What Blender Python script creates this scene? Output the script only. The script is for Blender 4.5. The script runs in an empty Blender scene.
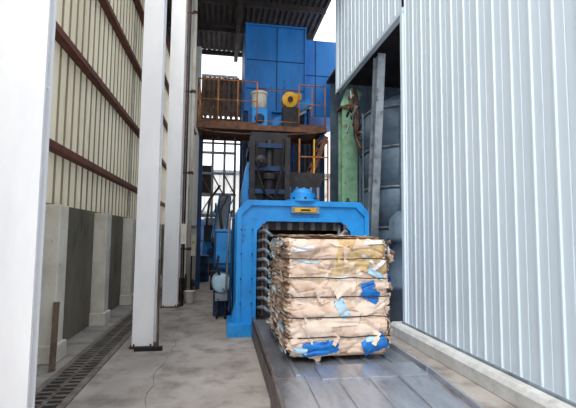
import bpy, bmesh, math, random
from mathutils import Vector, Matrix, Quaternion, noise
random.seed(7)
S=bpy.context.scene
try:
    S.view_settings.view_transform='Standard'
    S.view_settings.look='None'
except Exception as e: print(e)

# ---------------------------------------------------------------- materials
def L(c):
    return tuple(((v/255)/12.92 if v/255<=0.04045 else ((v/255+0.055)/1.055)**2.4) for v in c)+(1,)
def mat(name,c1,c2=None,scale=3,rough=0.6,metal=0.0,bump=0.0,lo=.4,hi=.65,c3=None,s3=12,lo3=.6,hi3=.68,translucent=0,stretch=(1,1,1),spec=.4,bs=6):
    m=bpy.data.materials.new(name); m.use_nodes=True
    nt=m.node_tree; N=nt.nodes; K=nt.links
    b=N['Principled BSDF']; b.inputs['Roughness'].default_value=rough; b.inputs['Metallic'].default_value=metal
    b.inputs['Specular IOR Level'].default_value=spec
    tc=N.new('ShaderNodeTexCoord'); mp=N.new('ShaderNodeMapping'); mp.inputs['Scale'].default_value=stretch
    K.new(tc.outputs['Object'],mp.inputs['Vector'])
    def layer(scale,lo,hi,a,bb,prev=None,det=6):
        n=N.new('ShaderNodeTexNoise'); n.inputs['Scale'].default_value=scale; n.inputs['Detail'].default_value=det
        n.inputs['Roughness'].default_value=.65
        K.new(mp.outputs[0],n.inputs['Vector'])
        r=N.new('ShaderNodeMapRange'); r.inputs[1].default_value=lo; r.inputs[2].default_value=hi
        K.new(n.outputs[0],r.inputs[0])
        x=N.new('ShaderNodeMix'); x.data_type='RGBA'
        K.new(r.outputs[0],x.inputs[0])
        if prev is None: x.inputs[6].default_value=a
        else: K.new(prev,x.inputs[6])
        x.inputs[7].default_value=bb
        return x.outputs[2],n
    out=None;n=None
    if c2 is None: c2=tuple(v*.82 for v in c1)
    out,n=layer(scale,lo,hi,L(c1),L(c2))
    if c3: out,_=layer(s3,lo3,hi3,None,L(c3),out)
    K.new(out,b.inputs['Base Color'])
    if bump:
        bp=N.new('ShaderNodeBump'); bp.inputs['Strength'].default_value=bump; bp.inputs['Distance'].default_value=.02
        n2=N.new('ShaderNodeTexNoise'); n2.inputs['Scale'].default_value=scale*bs; n2.inputs['Detail'].default_value=8
        K.new(mp.outputs[0],n2.inputs['Vector']); K.new(n2.outputs[0],bp.inputs['Height']); K.new(bp.outputs[0],b.inputs['Normal'])
    if translucent:
        t=N.new('ShaderNodeBsdfTranslucent'); K.new(out,t.inputs['Color'])
        ms=N.new('ShaderNodeMixShader'); ms.inputs[0].default_value=translucent
        K.new(b.outputs[0],ms.inputs[1]); K.new(t.outputs[0],ms.inputs[2]); K.new(ms.outputs[0],N['Material Output'].inputs['Surface'])
    return m
M={}
M['concrete']=mat('concrete_floor',(174,168,163),(146,139,134),scale=.9,rough=.85,bump=.25,lo=.3,hi=.65,c3=(98,90,85),s3=2.6,lo3=.48,hi3=.78)
M['curb']=mat('curb_concrete',(206,208,208),(178,179,177),scale=3,rough=.9,bump=.2,c3=(136,134,128),s3=8,lo3=.62,hi3=.75)
M['plinth']=mat('plinth_concrete',(122,116,98),(96,90,76),scale=1.5,rough=.9,bump=.2,stretch=(1,1,.5),c3=(70,66,58),s3=3,lo3=.58,hi3=.75)
M['cream_post']=mat('cream_post',(218,214,202),(196,189,174),scale=2,rough=.8,c3=(140,120,95),s3=7,lo3=.64,hi3=.75)
M['cream_sheet']=mat('cream_sheet',(236,228,204),(220,210,184),scale=1.2,rough=.55,translucent=.13,stretch=(1,1,.25),c3=(176,160,128),s3=3,lo3=.6,hi3=.8)
M['cream_groove_shade']=mat('cream_groove_shade',(168,154,122),(146,132,104),scale=2,rough=.7,stretch=(1,1,.25))  # sheet cream darkened for the rib recesses; their shade is put into the colour
M['white_paint']=mat('white_paint',(244,244,246),(230,230,234),scale=1.4,rough=.5,stretch=(1,1,.3),c3=(180,162,150),s3=6,lo3=.70,hi3=.78)
M['girt']=mat('girt_brown',(112,62,48),(88,48,40),scale=4,rough=.7)
M['grey_sheet']=mat('grey_sheet',(214,228,240),(206,220,233),scale=.5,rough=.5,stretch=(1,.3,.2),c3=(194,208,220),s3=1.2,lo3=.55,hi3=.85)
M['roof']=mat('roof_sheet',(70,62,62),(48,42,42),scale=2,rough=.7,c3=(104,72,54),s3=3,lo3=.6,hi3=.7)
M['blue']=mat('blue_paint',(34,146,222),(22,122,198),scale=2.2,rough=.42,c3=(44,84,122),s3=7,lo3=.60,hi3=.72)
M['blue_tower']=mat('blue_tower_paint',(34,128,208),(18,98,174),scale=1.0,rough=.5,stretch=(1,1,.35),c3=(34,74,116),s3=5,lo3=.60,hi3=.74)
M['blue_seam']=mat('blue_seam',(14,66,124),(10,50,100),scale=3,rough=.6)
M['blue_dark']=mat('blue_dark',(20,62,108),(14,36,66),scale=3,rough=.6,c3=(60,44,38),s3=6,lo3=.6,hi3=.7)
M['dark']=mat('dark_steel',(44,42,46),(26,25,28),scale=5,rough=.55,metal=.2,c3=(84,56,42),s3=8,lo3=.6,hi3=.7)
M['grate']=mat('gutter_steel',(134,128,122),(98,92,86),scale=5,rough=.6,metal=.2,c3=(110,76,58),s3=9,lo3=.58,hi3=.7)
M['rust']=mat('rusty_steel',(112,76,58),(70,48,40),scale=6,rough=.8,bump=.3,c3=(140,96,66),s3=14)
M['worn']=mat('worn_edge_steel',(112,104,104),(82,74,74),scale=6,rough=.6,metal=.3,c3=(110,76,60),s3=9)
M['steel']=mat('worn_steel',(182,188,198),(134,140,152),scale=2.2,rough=.28,metal=.65,stretch=(1,.3,1),c3=(104,86,80),s3=4,lo3=.54,hi3=.74)
M['steel_m']=mat('matt_steel',(138,148,158),(104,112,120),scale=3,rough=.5,metal=.3,c3=(84,80,80),s3=6)
M['orange']=mat('orange_rail',(180,112,48),(136,78,42),scale=6,rough=.6,c3=(90,52,34),s3=11)
M['yellow']=mat('yellow_paint',(226,172,38),(190,140,30),scale=6,rough=.5)
M['green']=mat('green_paint',(122,164,136),(94,136,110),scale=4,rough=.6,c3=(120,78,50),s3=6,lo3=.57,hi3=.66)
M['tank']=mat('tank_grey',(112,132,150),(84,102,120),scale=1.6,rough=.5,metal=.2,c3=(58,64,72),s3=5,lo3=.6,hi3=.75)
M['card']=mat('cardboard',(220,196,178),(202,176,156),scale=3,rough=.85,bump=.4,c3=(180,152,132),s3=6,lo3=.56,hi3=.76,bs=4)
M['card_l']=mat('cardboard_light',(226,208,194),(210,188,170),scale=4,rough=.85,bump=.35,bs=4,c3=(188,160,140),s3=7,lo3=.6,hi3=.76)
M['card_y']=mat('cardboard_ochre',(208,182,138),(190,160,116),scale=4,rough=.85,bump=.3)
M['card_d']=mat('cardboard_dark',(162,132,110),(130,102,84),scale=6,rough=.9)
M['awn']=mat('awning_sheet',(150,126,108),(112,90,76),scale=3,rough=.8,c3=(90,64,50),s3=5,lo3=.58,hi3=.7)
M['paper']=mat('white_paper',(226,230,234),(204,210,216),scale=6,rough=.8)
M['paper_b']=mat('blue_paper',(24,118,196),(14,90,166),scale=8,rough=.6,c3=(120,166,204),s3=9,lo3=.68,hi3=.7)
M['glass']=mat('lightblue_plate',(176,206,224),(146,184,206),scale=3,rough=.4)
M['rubber']=mat('rubber',(34,33,34),(22,22,22),scale=6,rough=.8)
M['wire']=mat('wire',(84,78,76),(60,54,52),rough=.4,metal=.7)
M['wood']=mat('wood',(98,80,66),(72,58,48),scale=4,rough=.8,stretch=(4,4,.5))
M['far']=mat('far_wall',(206,206,204),(184,184,184),scale=.6,rough=.8,c3=(150,146,140),s3=1.5)

# ---------------------------------------------------------------- builder
class B:
    def __init__(s,name): s.n=name; s.v=[]; s.f=[]; s.mi=[]; s.sm=[]; s.m=[]
    def k(s,m):
        if m not in s.m: s.m.append(m)
        return s.m.index(m)
    def add(s,vs,fs,m,smooth=False):
        o=len(s.v); s.v+= [tuple(v) for v in vs]; i=s.k(m)
        for f in fs: s.f.append([o+a for a in f]); s.mi.append(i); s.sm.append(smooth)
        return s
    def box(s,x0,x1,y0,y1,z0,z1,m,R=None):
        vs=[Vector((x,y,z)) for x in(x0,x1) for y in(y0,y1) for z in(z0,z1)]
        if R is not None:
            c=Vector(((x0+x1)/2,(y0+y1)/2,(z0+z1)/2)); vs=[c+R@(v-c) for v in vs]
        return s.add(vs,[(0,1,3,2),(4,6,7,5),(0,4,5,1),(2,3,7,6),(0,2,6,4),(1,5,7,3)],m)
    def beam(s,a,b,w,h,m):
        a=Vector(a);b=Vector(b);d=(b-a).normalized()
        u=Vector((0,0,1)) if abs(d.z)<.95 else Vector((0,1,0))
        r=d.cross(u).normalized(); u=r.cross(d)
        vs=[p+r*i*w/2+u*j*h/2 for p in(a,b) for i,j in((-1,-1),(1,-1),(1,1),(-1,1))]
        return s.add(vs,[(3,2,1,0),(4,5,6,7),(0,1,5,4),(1,2,6,5),(2,3,7,6),(3,0,4,7)],m)
    def lathe(s,a,d,prof,m,n=20,smooth=True):
        a=Vector(a);d=Vector(d).normalized(); u=Vector((0,0,1)) if abs(d.z)<.9 else Vector((1,0,0))
        r=d.cross(u).normalized(); u=r.cross(d); vs=[]
        for t,rad in prof:
            for i in range(n):
                an=2*math.pi*i/n; vs.append(a+d*t+(r*math.cos(an)+u*math.sin(an))*rad)
        fs=[(j*n+i,j*n+(i+1)%n,(j+1)*n+(i+1)%n,(j+1)*n+i) for j in range(len(prof)-1) for i in range(n)]
        s.add(vs,fs,m,smooth)
        o=len(s.v)-len(vs); i=s.k(m)
        s.f.append([o+q for q in range(n)][::-1]); s.mi.append(i); s.sm.append(False)
        s.f.append([len(s.v)-n+q for q in range(n)]); s.mi.append(i); s.sm.append(False)
        return s
    def cyl(s,a,b,r,m,n=14):
        a=Vector(a);b=Vector(b); return s.lathe(a,b-a,[(0,r),((b-a).length,r)],m,n)
    def tube(s,pts,r,m,n=8):
        for a,b in zip(pts,pts[1:]): s.cyl(a,b,r,m,n)
        return s
    def prism(s,poly,ax,a,b,m):
        def P(p,t):
            return {'y':(p[0],t,p[1]),'x':(t,p[0],p[1]),'z':(p[0],p[1],t)}[ax]
        n=len(poly); vs=[P(p,a) for p in poly]+[P(p,b) for p in poly]
        return s.add(vs,[list(range(n))[::-1],list(range(n,2*n))]+[(i,(i+1)%n,n+(i+1)%n,n+i) for i in range(n)],m)
    def corr(s,axis,const,a0,a1,b0,b1,prof,pitch,m,slope=0,run='v'):
        pts=[];t=a0
        while t<a1:
            for o,dp in prof: 
                if t+o<=a1: pts.append((t+o,dp))
            t+=pitch
        vs=[]
        for a,dp in pts:
            for b in(b0,b1):
                if axis=='x': vs.append((const+dp,a,b))
                elif axis=='y': vs.append((a,const+dp,b))
                else: vs.append((a,b,const+dp+slope*(b-b0)))
        return s.add(vs,[(2*i,2*i+2,2*i+3,2*i+1) for i in range(len(pts)-1)],m)
    def done(s,bevel=0,recalc=True,loc=None):
        me=bpy.data.meshes.new(s.n); 
        o=Vector(loc) if loc else Vector((0,0,0))
        me.from_pydata([Vector(v)-o for v in s.v],[],s.f)
        for m in s.m: me.materials.append(M[m])
        for p,i,q in zip(me.polygons,s.mi,s.sm): p.material_index=i; p.use_smooth=q
        if recalc:
            bm=bmesh.new(); bm.from_mesh(me); bmesh.ops.recalc_face_normals(bm,faces=bm.faces); bm.to_mesh(me); bm.free()
        ob=bpy.data.objects.new(s.n,me); ob.location=o; S.collection.objects.link(ob)
        if bevel:
            bv=ob.modifiers.new('bevel','BEVEL'); bv.width=bevel; bv.segments=2; bv.limit_method='ANGLE'; bv.angle_limit=math.radians(50)
        return ob

# ---------------------------------------------------------------- floor
b=B('floor')
b.box(-2.9,7.0,-4,30,-.2,0,'concrete'); b.done()
b=B('drain_channel')
for x in(-1.80,-1.42): b.box(x-.035,x+.035,1.0,17,0.0,.02,'grate')
b.box(-1.77,-1.45,1.0,17,0.0,.006,'dark')
b.box(-1.63,-1.59,1.0,17,.006,.016,'grate')
y=1.1
while y<17:
    b.box(-1.77,-1.45,y,y+.025,.006,.016,'grate'); y+=.11
b.done()
b=B('trim_floor_joint')
b.box(-1.33,.0,8.9,8.912,0,.003,'grate')
p=Vector((-.45,2.2,.002))
while p.y<9:
    q=p+Vector((random.uniform(-.05,.055),.18,0)); b.beam(p,q,.005,.002,'worn'); p=q
b.done()

# ---------------------------------------------------------------- left wall
b=B('wall_left')
t=.5
while t<18.9:
    b.add([(-2.27,t,2.0),(-2.27,t+.2,2.0),(-2.27,t+.2,9.6),(-2.27,t,9.6)],[(0,1,2,3)],'cream_sheet')
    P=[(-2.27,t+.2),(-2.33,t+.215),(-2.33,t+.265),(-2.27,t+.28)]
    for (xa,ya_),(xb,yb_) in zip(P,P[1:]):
        b.add([(xa,ya_,2.0),(xb,yb_,2.0),(xb,yb_,9.6),(xa,ya_,9.6)],[(0,1,2,3)],'cream_groove_shade')
    t+=.28
for y in (4.9,10.6,14.9): b.box(-2.27,-2.245,y-.04,y+.04,2.06,9.5,'cream_post')
b.done(recalc=False)
b=B('concrete_plinth_wall')
b.box(-2.5,-2.25,0.5,19,0,2.0,'plinth')
b.done(bevel=.01)
for i,y in enumerate((1.4,3.6,5.8,8.0,10.2,12.4,14.6,16.8)):
    b=B('concrete_post'); b.box(-2.249,-2.02,y-.15,y+.15,0,1.97,'cream_post'); b.box(-2.249,-1.98,y-.19,y+.19,0,.22,'cream_post'); b.done(bevel=.015)
for z in(2.72,4.22,5.76,7.3,8.9):
    b=B('steel_girt'); b.box(-2.244,-2.12,.5,19,z-.05,z-.035,'girt'); b.box(-2.244,-2.23,.5,19,z-.05,z+.06,'girt'); b.box(-2.13,-2.115,.5,19,z-.05,z+.05,'girt'); b.done()

# ---------------------------------------------------------------- columns
def column(x,y,w=.32,d=.3,h=9.0,m='white_paint'):
    b=B('steel_column')
    b.box(x-w/2,x+w/2,y,y+.03,.03,h,m); b.box(x-w/2,x+w/2,y+d-.03,y+d,.03,h,m)
    b.box(x-.012,x+.012,y+.03,y+d-.03,.03,h,m)
    b.box(x-w/2-.03,x+w/2+.03,y-.03,y+d+.03,0.0,.03,'rust')
    for z in(2.6,5.2,7.8): b.box(x-w/2+.01,x+w/2-.01,y+.03,y+d-.03,z,z+.015,m)
    for i in(-1,1):
        for j in(-.012,d+.012): b.cyl((x+i*(w/2-.03),y+j,.03),(x+i*(w/2-.03),y+j,.06),.012,'dark',8)
    return b.done()
column(-1.355,2.95,d=.12); column(-1.07,6.25,w=.29,d=.24); column(-1.1,9.6); column(-1.1,12.9); column(-1.1,16.2)

# ---------------------------------------------------------------- right wall
b=B('wall_right')
prof=[(0,0),(.12,0),(.125,.008),(.135,.008),(.14,0),(.248,0),(.256,-.018),(.276,-.018),(.284,0)]
b.corr('x',3.02,-1.5,6.55,.2,10,prof,.285,'grey_sheet')
b.corr('x',3.02,6.6,10.75,5.55,10,prof,.285,'grey_sheet')
b.box(2.985,3.06,6.52,6.6,.2,5.55,'grey_sheet')
b.box(2.99,3.1,6.5,10.75,5.48,5.56,'grey_sheet')
b.box(2.985,3.12,10.67,10.77,5.48,10,'grey_sheet')
b.done(recalc=False)
b=B('trim_curb'); b.prism([(2.80,0),(2.80,.15),(2.84,.2),(3.25,.2),(3.25,0)],'y',-1.5,6.7,'curb'); b.done(bevel=.01)
b=B('trim_flashing'); b.box(2.94,2.975,-1.5,6.55,.2,.225,'steel_m'); b.done()
b=B('wall_back_bay'); b.corr('x',6.2,5,13,0,7,[(0,0),(.2,0),(.22,.04),(.3,.04)],.32,'tank'); b.corr('y',12.9,3.4,6.3,0,7,[(0,0),(.2,0),(.22,.04),(.3,.04)],.32,'tank'); b.box(3.3,6.3,5,13,6.6,6.7,'roof'); b.done(recalc=False)

b=B('storage_tank')
cx,cy=4.35,9.3
pr=[(0,.95)]
for k in range(5):
    z0=.9*k+.05
    for q in range(9):
        a=q/8; pr.append((z0+a*.82,1.0+.10*math.sin(math.pi*a)))
    pr.append((z0+.86,.97))
pr.append((4.6,.95)); pr.append((4.9,.5))
b.lathe((cx,cy,0),(0,0,1),pr,'tank',40)
for k in range(5): b.lathe((cx,cy,.9*k+.88),(0,0,1),[(0,1.03),(.05,1.03)],'steel_m',40)
for a in range(200,340,28):
    an=math.radians(a); b.beam((cx+1.12*math.cos(an-.8),cy+1.12*math.sin(an-.8),.0),(cx+1.12*math.cos(an-.8),cy+1.12*math.sin(an-.8),4.5),.03,.05,'tank')
b.done()
b=B('duct_pipe')
b.lathe((3.55,7.6,0),(0,0,1),[(0,.36),(.6,.36),(.62,.4),(.7,.4),(.72,.36),(1.5,.36),(1.52,.4),(1.6,.4),(1.62,.36),(1.95,.34),(2.1,.2)],'tank',28)
b.done()
b=B('inclined_conveyor_beam')
b.beam((3.2,8.8,0),(3.2,8.1,5.4),.07,.26,'steel_m'); 
for i in(-1,1): b.beam((3.2,8.8+i*.13,0),(3.2,8.1+i*.13,5.4),.16,.025,'steel_m')
b.done()
b=B('tangled_cables')
for i in range(5):
    b.tube([(3.12+.03*i,9.6+.05*i,5.3),(3.1+.03*i,9.5,4.6),(3.05+.02*i,9.3,4.0),(3.1,9.0,3.4+.2*i)],.03,'rust' if i%2 else 'dark')
for i in range(16):
    x=2.95+random.random()*.15;y=9.1+random.random()*.6;z=4.2+random.random()*.9
    b.beam((x,y,z),(x+random.uniform(-.1,.1),y+random.uniform(-.2,.2),z+random.uniform(-.3,.3)),.03,.05,random.choice(['rust','dark','steel_m','card_d']))
b.done()
b=B('green_support_column')
b.box(2.95,3.35,10.0,10.04,0,4.85,'green'); b.box(2.95,3.35,10.32,10.36,0,4.85,'green'); b.box(3.13,3.17,10.04,10.32,0,4.85,'green')
b.box(2.9,3.4,9.95,10.4,0,.04,'rust'); b.box(2.9,3.4,9.95,10.4,4.85,4.9,'rust')
b.beam((3.15,10.18,4.9),(3.35,10.3,5.4),.3,.3,'green')
b.done()

# ---------------------------------------------------------------- press
b=B('baling_press')
def portal(y0,y1,ox,oz,ix,iz,m,mx=1.375):
    c=.16
    out=[(mx-ox,0),(mx-ox,oz-c*1.1),(mx-ox+c,oz),(mx+ox-c,oz),(mx+ox,oz-c*1.1),(mx+ox,0)]
    inn=[(mx-ix,0),(mx-ix,iz-c),(mx-ix+c,iz),(mx+ix-c,iz),(mx+ix,iz-c),(mx+ix,0)]
    vs=[(x,y0,z) for x,z in out+inn]+[(x,y1,z) for x,z in out+inn]
    fs=[]
    for i in range(5):
        fs+= [(i,i+1,i+7,i+6),(i+12,i+18,i+19,i+13),(i,i+12,i+13,i+1),(i+6,i+7,i+19,i+18)]
    fs+=[(0,6,18,12),(5,17,23,11)]
    b.add(vs,fs,m)
portal(6.86,6.90,1.13,2.19,1.05,2.10,'blue')
portal(6.90,7.30,1.12,2.18,.80,1.84,'blue')
portal(6.87,6.90,.86,1.90,.80,1.84,'blue')
portal(7.3,8.3,1.0,2.08,.86,1.9,'blue_dark')
portal(8.3,8.5,1.12,2.18,.8,1.84,'blue')
portal(8.5,9.5,1.0,2.08,.86,1.9,'blue_dark')
portal(9.5,9.7,1.12,2.18,.8,1.84,'blue')
portal(9.7,11.2,1.0,2.0,.86,1.85,'blue_dark')
b.box(.3,.5,7.3,8.3,1.0,1.15,'blue'); b.box(.28,.36,7.3,11.2,.2,.35,'blue')
b.box(.55,2.2,11.1,11.2,.1,2.0,'blue_dark')
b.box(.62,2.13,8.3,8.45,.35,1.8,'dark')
b.box(.12,.60,6.72,7.5,0,.2,'blue'); b.box(2.15,2.62,6.72,7.5,0,.2,'blue')
b.prism([(.14,.0),(.25,.0),(.25,.5)],'y',6.95,7.0,'blue'); b.prism([(.14,.0),(.25,.0),(.25,.5)],'y',7.2,7.25,'blue')
b.lathe((1.38,7.1,2.18),(0,0,1),[(0,.30),(.04,.30),(.05,.22),(.16,.22),(.17,.17),(.22,.15),(.25,.06)],'blue',28)
for i in range(8):
    an=i*math.pi/4; b.cyl((1.38+.26*math.cos(an),7.1+.26*math.sin(an),2.22),(1.38+.26*math.cos(an),7.1+.26*math.sin(an),2.26),.02,'dark',6)
for x in(.55,2.2): b.lathe((x,7.1,2.18),(0,0,1),[(0,.05),(.04,.05),(.05,.025),(.1,.025)],'dark',10)
b.box(1.14,1.62,6.835,6.87,1.98,2.09,'steel_m'); b.box(1.2,1.56,6.825,6.838,2.0,2.07,'yellow'); b.box(1.3,1.46,6.820,6.826,2.02,2.05,'dark')
for sx,d in((.60,1),(2.15,-1)):
    b.box(min(sx,sx+d*.05),max(sx,sx+d*.05),6.95,8.3,.3,1.8,'dark')
    for k in range(9):
        z=.42+k*.155
        b.tube([(sx,6.95,z),(sx+d*.10,6.78,z+.03),(sx+d*.18,6.76,z-.04),(sx+d*.24,6.95,z-.06)],.030,'steel_m',8)
    b.cyl((sx+d*.08,6.86,.3),(sx+d*.08,6.86,1.8),.025,'rust',8)
    b.cyl((sx+d*.14,7.0,.3),(sx+d*.14,7.0,1.8),.03,'steel_m',8)
b.box(.6,2.15,7.0,7.1,1.7,1.84,'dark')
for k in range(7): b.box(.7+k*.2,.78+k*.2,6.98,7.02,1.70,1.84,'worn')
for z in(.5,.9,1.3,1.7):
    b.cyl((.32,6.83,z),(.32,6.87,z),.014,'blue_dark',6); b.cyl((.5,6.83,z),(.5,6.87,z),.014,'blue_dark',6)
b.tube([(.2,7.4,1.9),(.16,7.4,.3),(.16,8.0,.25)],.025,'blue_dark')
b.tube([(.14,7.6,2.0),(.1,7.6,.6),(.05,8.0,.6)],.02,'steel_m')
b.done(bevel=.008)

b=B('hydraulic_power_unit')
b.box(-.14,.2,8.5,9.5,0,.5,'blue_dark'); b.box(-.12,.22,8.3,8.7,.98,1.72,'blue'); b.box(-.1,.2,8.7,9.4,.5,1.5,'blue')
b.box(-.14,.24,8.28,8.30,1.02,1.68,'blue_dark'); b.box(-.10,.20,8.27,8.285,1.06,1.64,'blue')
b.lathe((.02,8.1,.68),(0,1,0),[(0,.10),(.02,.17),(.1,.19),(.12,.17),(.4,.17),(.42,.2),(.5,.2)],'glass',20)
for i in range(10):
    an=i*math.pi/5; b.beam((.02+.175*math.cos(an),8.22,.68+.175*math.sin(an)),(.02+.175*math.cos(an),8.5,.68+.175*math.sin(an)),.02,.02,'glass')
b.box(-.1,.14,8.15,8.5,.35,.5,'steel_m'); b.box(-.08,-.04,8.2,8.4,0,.35,'dark'); b.box(.08,.12,8.2,8.4,0,.35,'dark')
b.tube([(.0,8.4,1.72),(-.05,8.4,2.1),(.1,8.6,2.4)],.03,'dark')
b.tube([(.15,8.35,1.72),(.15,8.35,1.95),(.2,8.5,2.1)],.025,'rubber')
b.tube([(-.05,8.28,1.2),(-.08,8.15,1.0),(-.02,8.1,.85)],.022,'rubber')
b.done(bevel=.008)

b=B('feed_hopper')
for x in(.62,1.38): 
    for y in(8.9,10.2): b.box(x-.06,x+.06,y-.06,y+.06,2.2,3.75,'dark')
for z in(2.5,3.0,3.5): b.box(.55,1.45,8.85,8.93,z,z+.1,'blue_dark'); b.box(.55,1.45,10.2,10.28,z,z+.12,'blue_dark'); b.box(.55,.6,8.9,10.2,z,z+.1,'blue_dark')
b.prism([(.68,2.2),(.60,3.9),(1.42,3.9),(1.32,2.2)],'y',9.1,10.1,'dark')
b.lathe((1.0,9.0,2.2),(0,0,1),[(0,.13),(.6,.13),(.62,.17),(.75,.17),(.77,.08),(1.5,.08)],'dark',20)
b.lathe((.8,8.85,3.2),(0,-1,0),[(0,.13),(.06,.13),(.08,.05),(.12,.05)],'dark',20)
b.tube([(.7,8.82,3.6),(.75,8.8,2.9),(.9,8.82,2.5),(1.2,8.85,2.3)],.025,'rubber'); b.tube([(1.3,8.82,3.7),(1.25,8.8,3.0),(1.1,8.82,2.4)],.025,'rubber')
b.prism([(.42,2.2),(.42,2.6),(.52,3.2),(.58,3.2),(.58,2.2)],'y',9.0,9.9,'blue')
b.box(1.5,2.3,9.6,10.6,2.22,2.75,'blue_dark'); b.prism([(1.5,2.75),(1.4,3.1),(2.4,3.1),(2.3,2.75)],'y',9.6,10.6,'dark')
for i in range(5): b.box(1.52+i*.17,1.58+i*.17,9.56,9.6,2.25,2.75,'steel_m')
b.done(bevel=.006)

# ---------------------------------------------------------------- bale
def bale():
    b=B('cardboard_bale')
    x0,x1,y0,y1,z0,z1=.72,1.79,4.36,5.85,.34,1.57
    nb=6; hz=(z1-z0)/nb
    wires=[z0+hz*(i) for i in range(1,nb)]
    def disp(p,nrm):
        t=((p.z+.022*noise.noise(Vector((p.x*3,p.y*3,0)))-z0)/hz)%1
        side=abs(nrm.x)>.5
        depth=.6+.5*noise.noise(Vector((p.x*2.5,p.z*2.5,5)))
        bul=(.034*abs(math.sin(math.pi*t))**.8)*depth if nrm.z==0 else 0
        k=noise.fractal(p*2.2,1.0,2.0,3)*.04+noise.noise(Vector((p.x*5,p.y*5,p.z*10)))*.014
        cr=abs(noise.noise(Vector((p.x*3.0+p.z*1.4,p.y*2.6,p.z*4.0))+Vector((4,4,4))))
        k-= .018*max(0,1-cr*9)
        cr=abs(noise.noise(Vector((p.x*2.4-p.z*2.6,p.y*2,p.z*6))+Vector((14,2,4))))
        k-= .016*max(0,1-cr*10)
        # rounded, crushed corners
        ex=min(abs(p.x-x0),abs(p.x-x1)) if not side else min(abs(p.y-y0),abs(p.y-y1))
        ez=min(abs(p.z-z0),abs(p.z-z1)) if nrm.z==0 else min(abs(p.y-y0),abs(p.y-y1))
        for e_ in(ex,ez):
            if e_<.06: k-=.03*(1-e_/.06)**2
        amp=.020 if side else .003
        lam=abs(math.sin(p.z*62+4*noise.noise(p*2.2)))*amp*(1 if nrm.z==0 else 0)
        return p+nrm*(bul+k+lam)+Vector((noise.noise(p*2+Vector((9,0,0))),noise.noise(p*2+Vector((0,9,0))),0))*.018
    def face(o,u,v,nrm,nu,nv,msel):
        vs=[];fs={}
        for j in range(nv+1):
            for i in range(nu+1):
                vs.append(disp(o+u*(i/nu)+v*(j/nv),nrm))
        for j in range(nv):
            for i in range(nu):
                c=o+u*((i+.5)/nu)+v*((j+.5)/nv)
                fs.setdefault(msel(c,nrm),[]).append((j*(nu+1)+i,j*(nu+1)+i+1,(j+1)*(nu+1)+i+1,(j+1)*(nu+1)+i))
        for m,f in fs.items(): b.add(vs,f,m,True)
    def sel(c,n):
        side=abs(n.x)>.5
        q=noise.noise(Vector((c.x*1.6,c.y*1.6,c.z*(16 if side else 5))))+(.25 if side else .06)*noise.noise(c*8)
        if not side and n.z==0:
            if c.z>1.2 and c.x>1.2+.3*noise.noise(c*3): return 'card_y'
            return 'card_l' if q<-.05 else 'card'
        if q>.3: return 'card_d'
        if side and q<-.4: return 'paper'
        if side and q<-.3: return 'card_y'
        return 'card_l' if q<-.05 else 'card'
    X=Vector((x1-x0,0,0));Y=Vector((0,y1-y0,0));Z=Vector((0,0,z1-z0)); O=Vector((x0,y0,z0))
    face(O,X,Z,Vector((0,-1,0)),130,150,sel)
    face(O+Y,X,Z,Vector((0,1,0)),40,60,sel)
    face(O,Y,Z,Vector((-1,0,0)),100,150,sel)
    face(O+X,Y,Z,Vector((1,0,0)),80,110,sel)
    face(O+Z,X,Y,Vector((0,0,1)),60,70,sel)
    face(O,X,Y,Vector((0,0,-1)),10,10,sel)
    b.box(x0+.03,x1-.03,y0+.03,y1-.03,z0,z1-.03,'card_d')
    def flap(c,nrm,w,h,ang,m,lift=.03,nn=8,jagm=.09,amp=.02,conform=False,curlm=0):
        nrm=Vector(nrm).normalized(); up=Vector((0,0,1)) if abs(nrm.z)<.5 else Vector((0,1,0))
        r=up.cross(nrm).normalized(); R=Matrix.Rotation(ang,3,nrm); r=R@r; up2=R@up
        vs=[];sd=Vector((random.random()*50,0,0)); curl=random.uniform(0,.1)
        for j in range(nn+1):
            for i in range(nn+1):
                a=i/nn-.5;bb=j/nn-.5
                e=max(abs(a),abs(bb))*2
                jag=jagm*e*noise.noise(Vector((i*.9,j*.9,0))+sd)
                jg2=jagm*e*noise.noise(Vector((j*.9,i*.9,7))+sd)
                p=Vector(c)+r*w*(a*(1+jg2)+jag)+up2*h*(bb+jag*2)
                if conform:
                    bp=Vector((min(max(p.x,x0),x1),y0,min(max(p.z,z0),z1))); d=disp(bp,Vector((0,-1,0)))
                    cl=curlm*max(0,a*2*math.copysign(1,math.sin(sd.x))-.55)
                    p=Vector((p.x,d.y-lift-.005*noise.noise(p*9+sd)-cl,p.z))
                else:
                    p=p+nrm*(lift+amp*noise.noise(p*7+sd)+curl*max(0,e-.7)*.5)
                vs.append(p)
        b.add(vs,[(j*(nn+1)+i,j*(nn+1)+i+1,(j+1)*(nn+1)+i+1,(j+1)*(nn+1)+i) for j in range(nn) for i in range(nn)],m,True)
    F=(0,-1,0)
    for i in range(60):
        z=random.uniform(z0+.1,z1-.08); x=random.uniform(x0+.16,x1-.16)
        flap((x,y0,z),F,random.uniform(.12,.5),random.uniform(.05,.24),random.gauss(0,.3),random.choice(['card','card','card_l','card_l','card','card_l']) if z<1.2 or x<1.2 else random.choice(['card_y','card']),lift=random.uniform(.003,.018),nn=14,jagm=.05,conform=True,curlm=random.choice([0,.03,.07]))
    for i in range(90):
        z=random.uniform(z0+.05,z1-.02); y=random.uniform(y0+.08,y1-.06)
        flap((x0-.03,y,z),(-1,0,0),random.uniform(.1,.4),random.uniform(.02,.07),random.gauss(0,.1),random.choice(['card','card_l','card_l','card_d','paper','card','glass','steel_m']),lift=random.uniform(.01,.05),nn=5,jagm=.15)
        y=random.uniform(y0+.08,y1-.06)
        flap((x1+.03,y,z),(1,0,0),random.uniform(.1,.35),random.uniform(.03,.08),random.gauss(0,.12),random.choice(['card','card_l','card_d','card']),lift=random.uniform(.0,.04),nn=5)
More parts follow.
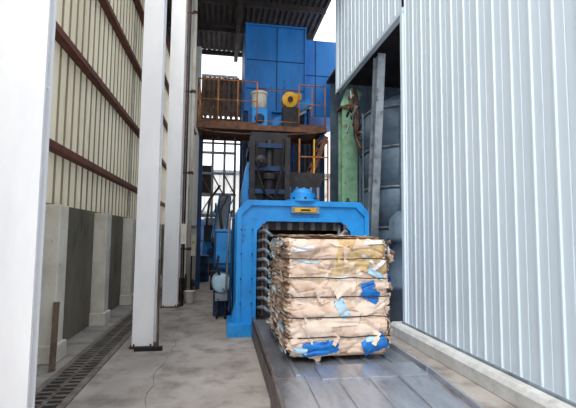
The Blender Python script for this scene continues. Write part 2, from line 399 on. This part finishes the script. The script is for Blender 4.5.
    for i in range(50):
        flap((random.uniform(x0+.12,x1-.12),random.uniform(y0+.12,y1-.12),z1+.01),(0,0,1),random.uniform(.15,.4),random.uniform(.15,.35),random.uniform(0,3),random.choice(['card','card_l','card_y','card','card']),lift=random.uniform(.0,.03))
    C=dict(nn=14,jagm=.08,conform=True)
    flap((1.05,y0,.435),F,.38,.14,.10,'paper_b',.022,**C)
    flap((.95,y0,.40),F,.20,.06,.0,'paper_b',.023,**C)
    flap((1.64,y0,.46),F,.27,.16,.45,'paper_b',.022,**C)
    flap((1.60,y0,.52),F,.12,.05,.1,'glass',.026,**C)
    flap((1.60,y0,.98),F,.20,.14,-.45,'paper_b',.022,**C)
    flap((1.57,y0,1.08),F,.15,.07,.3,'paper_b',.023,**C)
    flap((1.66,y0,1.20),F,.20,.06,-.5,'glass',.024,**C)
    flap((1.28,y0,.84),F,.11,.21,.5,'glass',.022,**C)
    flap((1.70,y0,1.30),F,.18,.04,.7,'paper',.026,**C)
    flap((1.57,y0,1.36),F,.16,.03,-.6,'paper',.026,**C)
    flap((1.64,y0,1.54),F,.22,.04,.05,'paper',.018,**C)
    flap((.86,y0,1.47),F,.22,.05,.1,'paper',.022,**C)
    flap((.90,y0,1.33),F,.26,.02,-.1,'glass',.022,**C)
    flap((1.2,y0,1.16),F,.3,.018,.05,'paper',.022,**C)
    flap((.83,y0,.42),F,.14,.06,-.2,'glass',.024,**C)
    flap((1.83,y0+.12,1.42),(1,-.3,0),.14,.14,.3,'paper',.03,6)
    flap((1.83,y0+.1,1.1),(1,-.3,0),.12,.16,.6,'paper_b',.03,6)
    for z in wires:
        pts=[];e=.022
        N_=24
        for q in range(N_+1):
            x=x0-e+(x1-x0+2*e)*q/N_; zz=z+.012*noise.noise(Vector((x*4,0,z*9)))
            dd=disp(Vector((min(max(x,x0),x1),y0,zz)),Vector((0,-1,0)))
            pts.append((x,min(dd.y,y0)-.022,zz))
        zc=pts[-1][2]
        pts+=[(x1+e+.02,y0+.3,zc),(x1+e+.02,y1,z),(x1,y1+e+.02,z),(x0,y1+e+.02,z),(x0-e-.03,y1,z),(x0-e-.03,y0+.3,z),pts[0]]
        b.tube(pts,.0065,'wire',6)
    return b.done(recalc=False)
bale()

# ---------------------------------------------------------------- tray
b=B('steel_discharge_tray')
b.box(.50,2.06,3.95,6.70,.24,.275,'steel')
b.box(.50,.53,3.95,6.70,.02,.33,'worn'); b.box(2.03,2.06,3.95,6.70,.02,.33,'steel')
for k in range(5):
    x=.72+k*.27; b.box(x,x+.05,3.97,6.70,.275,.292,'steel')
b.prism([(3.98,.275),(3.98,.24),(1.6,.10),(1.6,.13)],'x',.52,2.04,'steel')
b.prism([(3.98,.33),(3.98,.0),(1.6,.0),(1.6,.17)],'x',.485,.52,'worn')
b.prism([(3.98,.33),(3.98,.0),(1.6,.0),(1.6,.17)],'x',2.04,2.065,'steel')
for k in range(4):
    x=.80+k*.3; b.prism([(3.98,.292),(3.98,.27),(1.6,.12),(1.6,.15)],'x',x,x+.03,'steel')
b.prism([(4.2,.275),(4.2,.305),(3.86,.285),(3.86,.265)],'x',.95,2.0,'steel')
b.box(.55,2.0,4.0,6.68,.02,.24,'dark')
b.prism([(2.07,0),(2.07,.33),(2.32,.1),(2.32,0)],'y',5.3,5.34,'steel_m'); b.prism([(2.07,0),(2.07,.33),(2.32,.1),(2.32,0)],'y',4.5,4.54,'steel_m')
b.box(2.07,2.34,4.5,5.34,0,.03,'steel_m')
b.done(bevel=.004)

# ---------------------------------------------------------------- mezzanine
PZ=4.66
b=B('mezzanine_platform')
b.box(-.75,2.9,11.4,12.9,PZ-.04,PZ,'rust')
b.box(-.75,2.9,11.38,11.44,PZ-.13,PZ+.02,'rust'); b.box(-.75,2.9,12.84,12.9,PZ-.13,PZ,'rust')
for i in range(8): x=-.7+i*.5; b.box(x,x+.06,11.4,12.9,PZ-.12,PZ-.04,'dark')
def rail(p,q,n,h=1.25):
    p=Vector(p);q=Vector(q)
    for z,r in((h,.018),(h*.55,.012)): b.cyl(p+Vector((0,0,z)),q+Vector((0,0,z)),r,'orange',8)
    b.beam(p+Vector((0,0,.06)),q+Vector((0,0,.06)),.01,.08,'rust')
    for i in range(n+1):
        a=p+(q-p)*i/n; b.cyl(a,a+Vector((0,0,h)),.018,'orange',8)
rail((-.72,11.42,PZ),(.9,11.42,PZ),3); rail((-.72,11.42,PZ),(-.72,12.85,PZ),2)
rail((2.1,11.42,PZ),(2.86,11.42,PZ),2)
for z in(0,.9):  b.cyl((.9,11.42,PZ+.15+z),(2.1,11.42,PZ+.15+z),.010,'orange',6)
for x,y in((-.68,12.8),(2.8,12.8),(2.8,11.5)): b.box(x-.06,x+.06,y-.06,y+.06,0,PZ-.13,'blue_dark')
b.tube([(-.72,11.4,PZ-.15),(-.3,11.36,PZ-.24),(.6,11.34,PZ-.27),(1.5,11.34,PZ-.24),(2.3,11.36,PZ-.18),(2.86,11.36,PZ-.1)],.02,'rust')
b.done()
b=B('stair_flight')
for s_ in(0,.5):
    b.beam((1.95,10.8+s_,2.3),(2.75,10.8+s_,4.3),.03,.12,'rust')
for i in range(9): 
    t=i/9; b.box(1.9+t*.8,2.08+t*.8,10.8,11.3,2.35+t*2,2.38+t*2,'rust')
for x in(2.0,2.4,2.78): b.box(x-.02,x+.02,10.76,10.8,2.2,4.2,'yellow' if x==2.4 else 'orange')
for z in(2.5,3.1,3.7): b.box(2.0,2.8,10.76,10.79,z,z+.03,'orange')
b.done()

# ---------------------------------------------------------------- tower
b=B('dust_collector_tower')
b.box(.62,2.60,13.05,15.4,5.6,8.45,'blue_tower')
b.box(2.60,4.0,13.4,15.4,5.6,8.25,'blue_tower')
b.prism([(.72,5.6),(2.5,5.6),(2.1,4.75),(1.05,4.75)],'y',13.1,15.2,'blue_tower')
b.box(.74,1.5,12.98,13.1,4.75,5.6,'blue_tower')
b.box(1.64,1.67,13.03,13.05,5.6,8.45,'blue_seam')
for z in(6.3,7.25): b.box(.62,2.60,13.03,13.05,z,z+.03,'blue_seam')
b.box(2.6,4.0,13.38,13.4,7.0,7.03,'blue_seam'); b.box(3.0,3.03,13.38,13.4,5.6,8.25,'blue_seam')
for x in(.62,2.56): b.box(x,x+.05,13.0,13.05,5.55,8.45,'blue_tower')
for z in(5.55,8.4): b.box(.60,2.62,12.99,13.05,z,z+.06,'blue_tower')
for x in(.7,2.5): 
    for y in(13.15,15.2): b.box(x-.09,x+.09,y-.09,y+.09,0,5.6,'blue_dark')
b.done(bevel=.01)
b=B('blower_motor')
b.box(.80,1.25,11.9,12.3,PZ,PZ+.68,'blue'); 
b.lathe((1.02,12.1,PZ+.68),(0,0,1),[(0,.18),(.05,.22),(.42,.22),(.44,.25),(.5,.25),(.52,.1)],'cream_post',22)
b.lathe((1.02,11.9,PZ+.35),(0,-1,0),[(0,.14),(.06,.14),(.08,.06)],'blue_dark',16)
b.done(bevel=.01)
b=B('yellow_fan_housing')
b.box(1.7,2.2,11.9,12.15,PZ,PZ+.75,'dark'); b.lathe((1.92,11.9,PZ+.98),(0,1,0),[(0,.1),(.02,.24),(.22,.24),(.24,.1)],'yellow',24); b.box(2.0,2.26,11.92,12.1,PZ+.98,PZ+1.18,'yellow'); b.lathe((1.92,11.88,PZ+.98),(0,-1,0),[(0,.08),(.04,.08)],'dark',16); b.done(bevel=.01)
b=B('inclined_conveyor')
b.beam((1.45,12.6,4.9),(2.65,12.6,5.7),.4,.16,'steel_m'); b.beam((1.45,12.38,4.98),(2.65,12.38,5.8),.03,.22,'blue'); 
for t in(0.1,.9): b.box(1.5+1.2*t,1.56+1.2*t,12.5,12.7,PZ,4.85+.8*t,'blue_dark')
b.done()
b=B('shredder_machine')
b.box(.9,2.3,13.4,15,0,3.4,'blue_dark')
for i in range(6): b.box(.85,2.35,13.33,13.4,.3+i*.55,.38+i*.55,'blue_dark')
for i in range(4): b.box(.9+i*.46,.97+i*.46,13.3,13.4,0,3.4,'dark')
b.box(1.3,2.2,13.6,14.8,3.4,4.0,'blue_dark')
b.lathe((1.3,13.1,3.1),(1,0,0),[(0,.2),(.1,.25),(.8,.25),(.9,.2)],'blue',20)
b.box(1.3,2.2,12.95,13.3,2.75,2.85,'rust'); b.box(1.3,1.4,12.95,13.3,0,2.8,'dark'); b.box(2.1,2.2,12.95,13.3,0,2.8,'dark')
b.done()
b=B('enclosure_wall_panel'); b.corr('y',16.6,.9,4.0,0,6,[(0,0),(.2,0),(.22,.04),(.3,.04)],.32,'dark'); b.done(recalc=False)

# ---------------------------------------------------------------- roof
b=B('ceiling')
b.corr('z',9.3,-2.3,3.4,9.2,17.2,[(0,0),(.08,0),(.1,.06),(.16,.06),(.18,0)],.2,'roof')
b.done(recalc=False)
b=B('roof_purlin')
for y in(9.3,11.2,13.1,15,17): b.box(-2.1,3.3,y,y+.1,9.08,9.26,'roof')
b.box(-1.2,-1.05,9.2,17.2,9.0,9.2,'roof'); b.box(.35,.5,9.2,17.2,8.9,9.2,'roof')
b.done()
b=B('awning')
b.corr('z',5.95,-.9,.75,15.5,16.8,[(0,0),(.05,0),(.08,.1),(.13,.1),(.16,0)],.19,'awn',slope=1.55)
for x in(-.8,.65): b.box(x-.04,x+.04,15.6,15.7,0,6.0,'dark')
for x in(-.85,-.1,.7): b.beam((x,15.5,5.86),(x,16.8,7.85),.05,.08,'rust')
b.box(-.9,.75,15.46,15.52,5.85,5.95,'rust')
b.box(-.9,.75,15.55,15.6,5.0,5.06,'rust'); b.box(-.9,.75,16.78,16.84,7.9,8.0,'rust')
b.done(recalc=False)
b=B('steel_rack_frame')
for x in(-.95,-.45,.05,.5):
    b.box(x-.05,x+.05,18,18.08,0,8.6,'steel_m')
for z in(1.3,2.4,3.3,4.2,5.1,8.2,8.5): b.box(-1,.55,17.98,18.06,z,z+.1,'steel_m')
for i in range(3): b.beam((-.95+.5*i,17.97,2.4),(-.45+.5*i,17.97,3.3),.04,.06,'steel_m'); b.beam((-.95+.5*i,17.97,4.2),(-.45+.5*i,17.97,3.3),.04,.06,'rust')
b.box(-.9,.5,18.1,19,2.4,2.5,'blue_dark'); b.box(-.1,.35,18.1,18.6,2.5,3.4,'blue_dark'); b.box(-.9,-.5,18.1,18.6,3.3,4.6,'dark')
b.done()
b=B('wall_back'); b.corr('y',27,-5,8,0,5.6,[(0,0),(.25,0),(.28,.05),(.4,.05),(.43,0)],.45,'far'); b.box(-5,8,26.9,27.1,5.6,5.8,'steel_m')
b.box(-1.4,-.2,26.9,27,0,2.6,'blue_dark'); b.box(-5,8,26.93,26.98,2.9,3.1,'steel_m'); b.done(recalc=False)

b=B('sorting_machine')
b.box(-.75,.35,17.0,17.8,.5,1.35,'blue'); b.box(-.7,.3,16.9,17,.0,.5,'dark'); b.prism([(-.5,1.35),(-.7,2.3),(.4,2.3),(.1,1.35)],'y',17.1,17.7,'steel_m')
b.lathe((-.35,16.9,.9),(0,-1,0),[(0,.22),(.08,.22),(.1,.05),(.15,.05)],'blue_dark',18)
b.box(.0,.3,16.8,17,.6,2.0,'yellow'); b.box(-.7,-.3,16.8,17.0,1.35,2.0,'dark'); b.tube([(-.6,16.8,2.0),(-.5,16.7,3.0),(-.1,16.9,3.6)],.05,'dark'); b.done(bevel=.01)
b=B('chip_conveyor')
b.beam((-.1,12.6,1.4),(.1,14.6,2.9),.34,.12,'steel_m'); b.beam((-.29,12.6,1.45),(-.09,14.6,2.95),.03,.22,'blue'); b.beam((.09,12.6,1.45),(.29,14.6,2.95),.03,.22,'blue')
for yy,zz in((12.8,1.45),(14.4,2.7)):
    for xx in(-.22,.14): b.box(xx-.03,xx+.03,yy,yy+.06,0,zz,'blue_dark')
b.lathe((-.28,12.55,1.4),(1,0,0),[(0,.12),(.36,.12)],'dark',16); b.box(-.3,.05,12.5,12.9,0,.55,'dark'); b.done(bevel=.006)
b=B('electrical_cabinet')
b.box(-1.15,-.75,13.4,13.8,.1,1.9,'steel_m'); b.box(-1.12,-.78,13.38,13.4,.2,1.8,'cream_post'); b.box(-.84,-.82,13.35,13.38,.9,1.1,'dark'); b.box(-1.1,-.8,13.42,13.7,0,.1,'dark'); b.done(bevel=.01)
b=B('oil_drum')
b.lathe((-.7,14.9,0),(0,0,1),[(0,.29),(.02,.3),(.3,.29),(.31,.3),(.34,.3),(.35,.29),(.6,.29),(.61,.3),(.64,.3),(.65,.29),(.87,.29),(.88,.3),(.9,.28)],'blue_dark',24); b.done()
b=B('bucket')
b.lathe((-.72,10.2,0),(0,0,1),[(0,.10),(.02,.105),(.26,.14),(.27,.15),(.285,.15),(.285,.13),(.1,.11)],'cream_post',20); b.tube([(-.86,10.2,.27),(-.80,10.2,.36),(-.72,10.2,.39),(-.64,10.2,.36),(-.58,10.2,.27)],.006,'wire',6); b.done()
b=B('hose_reel')
b.lathe((-1.1,10.7,.33),(1,0,0),[(0,.3),(.02,.32),(.03,.18),(.22,.18),(.23,.32),(.25,.3)],'rubber',24); b.box(-1.05,-.9,10.6,10.8,0,.3,'dark'); b.done()
b=B('car_tyre')
for zz in range(2): b.lathe((-1.05,11.9,.0+.2*zz),(0,0,1),[(0.005,.2),(.0,.27),(.04,.31),(.15,.31),(.19,.27),(.19,.2),(.1,.17)],'rubber',26)
b.done()
b=B('downpipe')
b.cyl((-.84,11.2,0),(-.84,11.2,8.9),.055,'cream_post',14)
for z in(1.2,3.2,5.4,7.6): b.lathe((-.84,11.2,z),(0,0,1),[(0,.07),(.08,.07)],'rust',14); b.box(-1.05,-.84,11.19,11.21,z+.02,z+.06,'rust')
b.done()
b=B('cable_conduit')
b.cyl((-.88,9.7,0),(-.88,9.7,8.9),.02,'rust',8); b.cyl((-.84,9.75,0),(-.84,9.75,8.9),.02,'dark',8)
b.box(-.905,-.78,9.62,9.8,1.4,1.85,'cream_post'); b.done()
b=B('hanging_cable'); b.tube([(-.9,12.0,4.9),(-.8,11.9,4.45),(-.76,11.6,4.4)],.02,'dark'); b.done()
b=B('control_box')
b.box(-.98,-.72,12.25,12.5,1.0,1.6,'cream_post'); b.box(-.9,-.82,12.3,12.4,0,1.0,'dark'); b.cyl((-.8,12.24,1.4),(-.8,12.22,1.4),.03,'yellow',10); b.done(bevel=.01)
b=B('wood_plank'); b.beam((-1.9,5.3,0.02),(-2.0,5.62,.75),.07,.03,'wood'); b.done()
b=B('push_broom')
b.box(-1.15,-.78,6.08,6.16,.0,.05,'rubber'); b.beam((-.84,6.12,.05),(-.87,6.2,1.25),.022,.022,'wood'); b.done()

# ---------------------------------------------------------------- light
w=bpy.data.worlds.new('World'); S.world=w; w.use_nodes=True
bg=w.node_tree.nodes['Background']; bg.inputs[0].default_value=(.94,.965,1,1); bg.inputs[1].default_value=1.8
ld=bpy.data.lights.new('sun_light','SUN'); ld.energy=2.6; ld.angle=math.radians(30); ld.color=(1,.96,.9)
lo=bpy.data.objects.new('sun_light',ld); S.collection.objects.link(lo)
lo.rotation_euler=(Vector((.32,.7,-1.0))).to_track_quat('-Z','Y').to_euler(); lo.location=(0,-2,12)

cd=bpy.data.cameras.new('camera'); cd.lens=26; cd.sensor_width=36; cd.clip_end=200
co=bpy.data.objects.new('camera',cd); S.collection.objects.link(co); co.location=(0,0,1.6)
ya=math.radians(9); pi_=math.radians(4.4)
q=Vector((math.sin(ya)*math.cos(pi_),math.cos(ya)*math.cos(pi_),math.sin(pi_))).to_track_quat('-Z','Y')
q=q@Quaternion((0,0,1),math.radians(0.6))
co.rotation_euler=q.to_euler()
S.camera=co
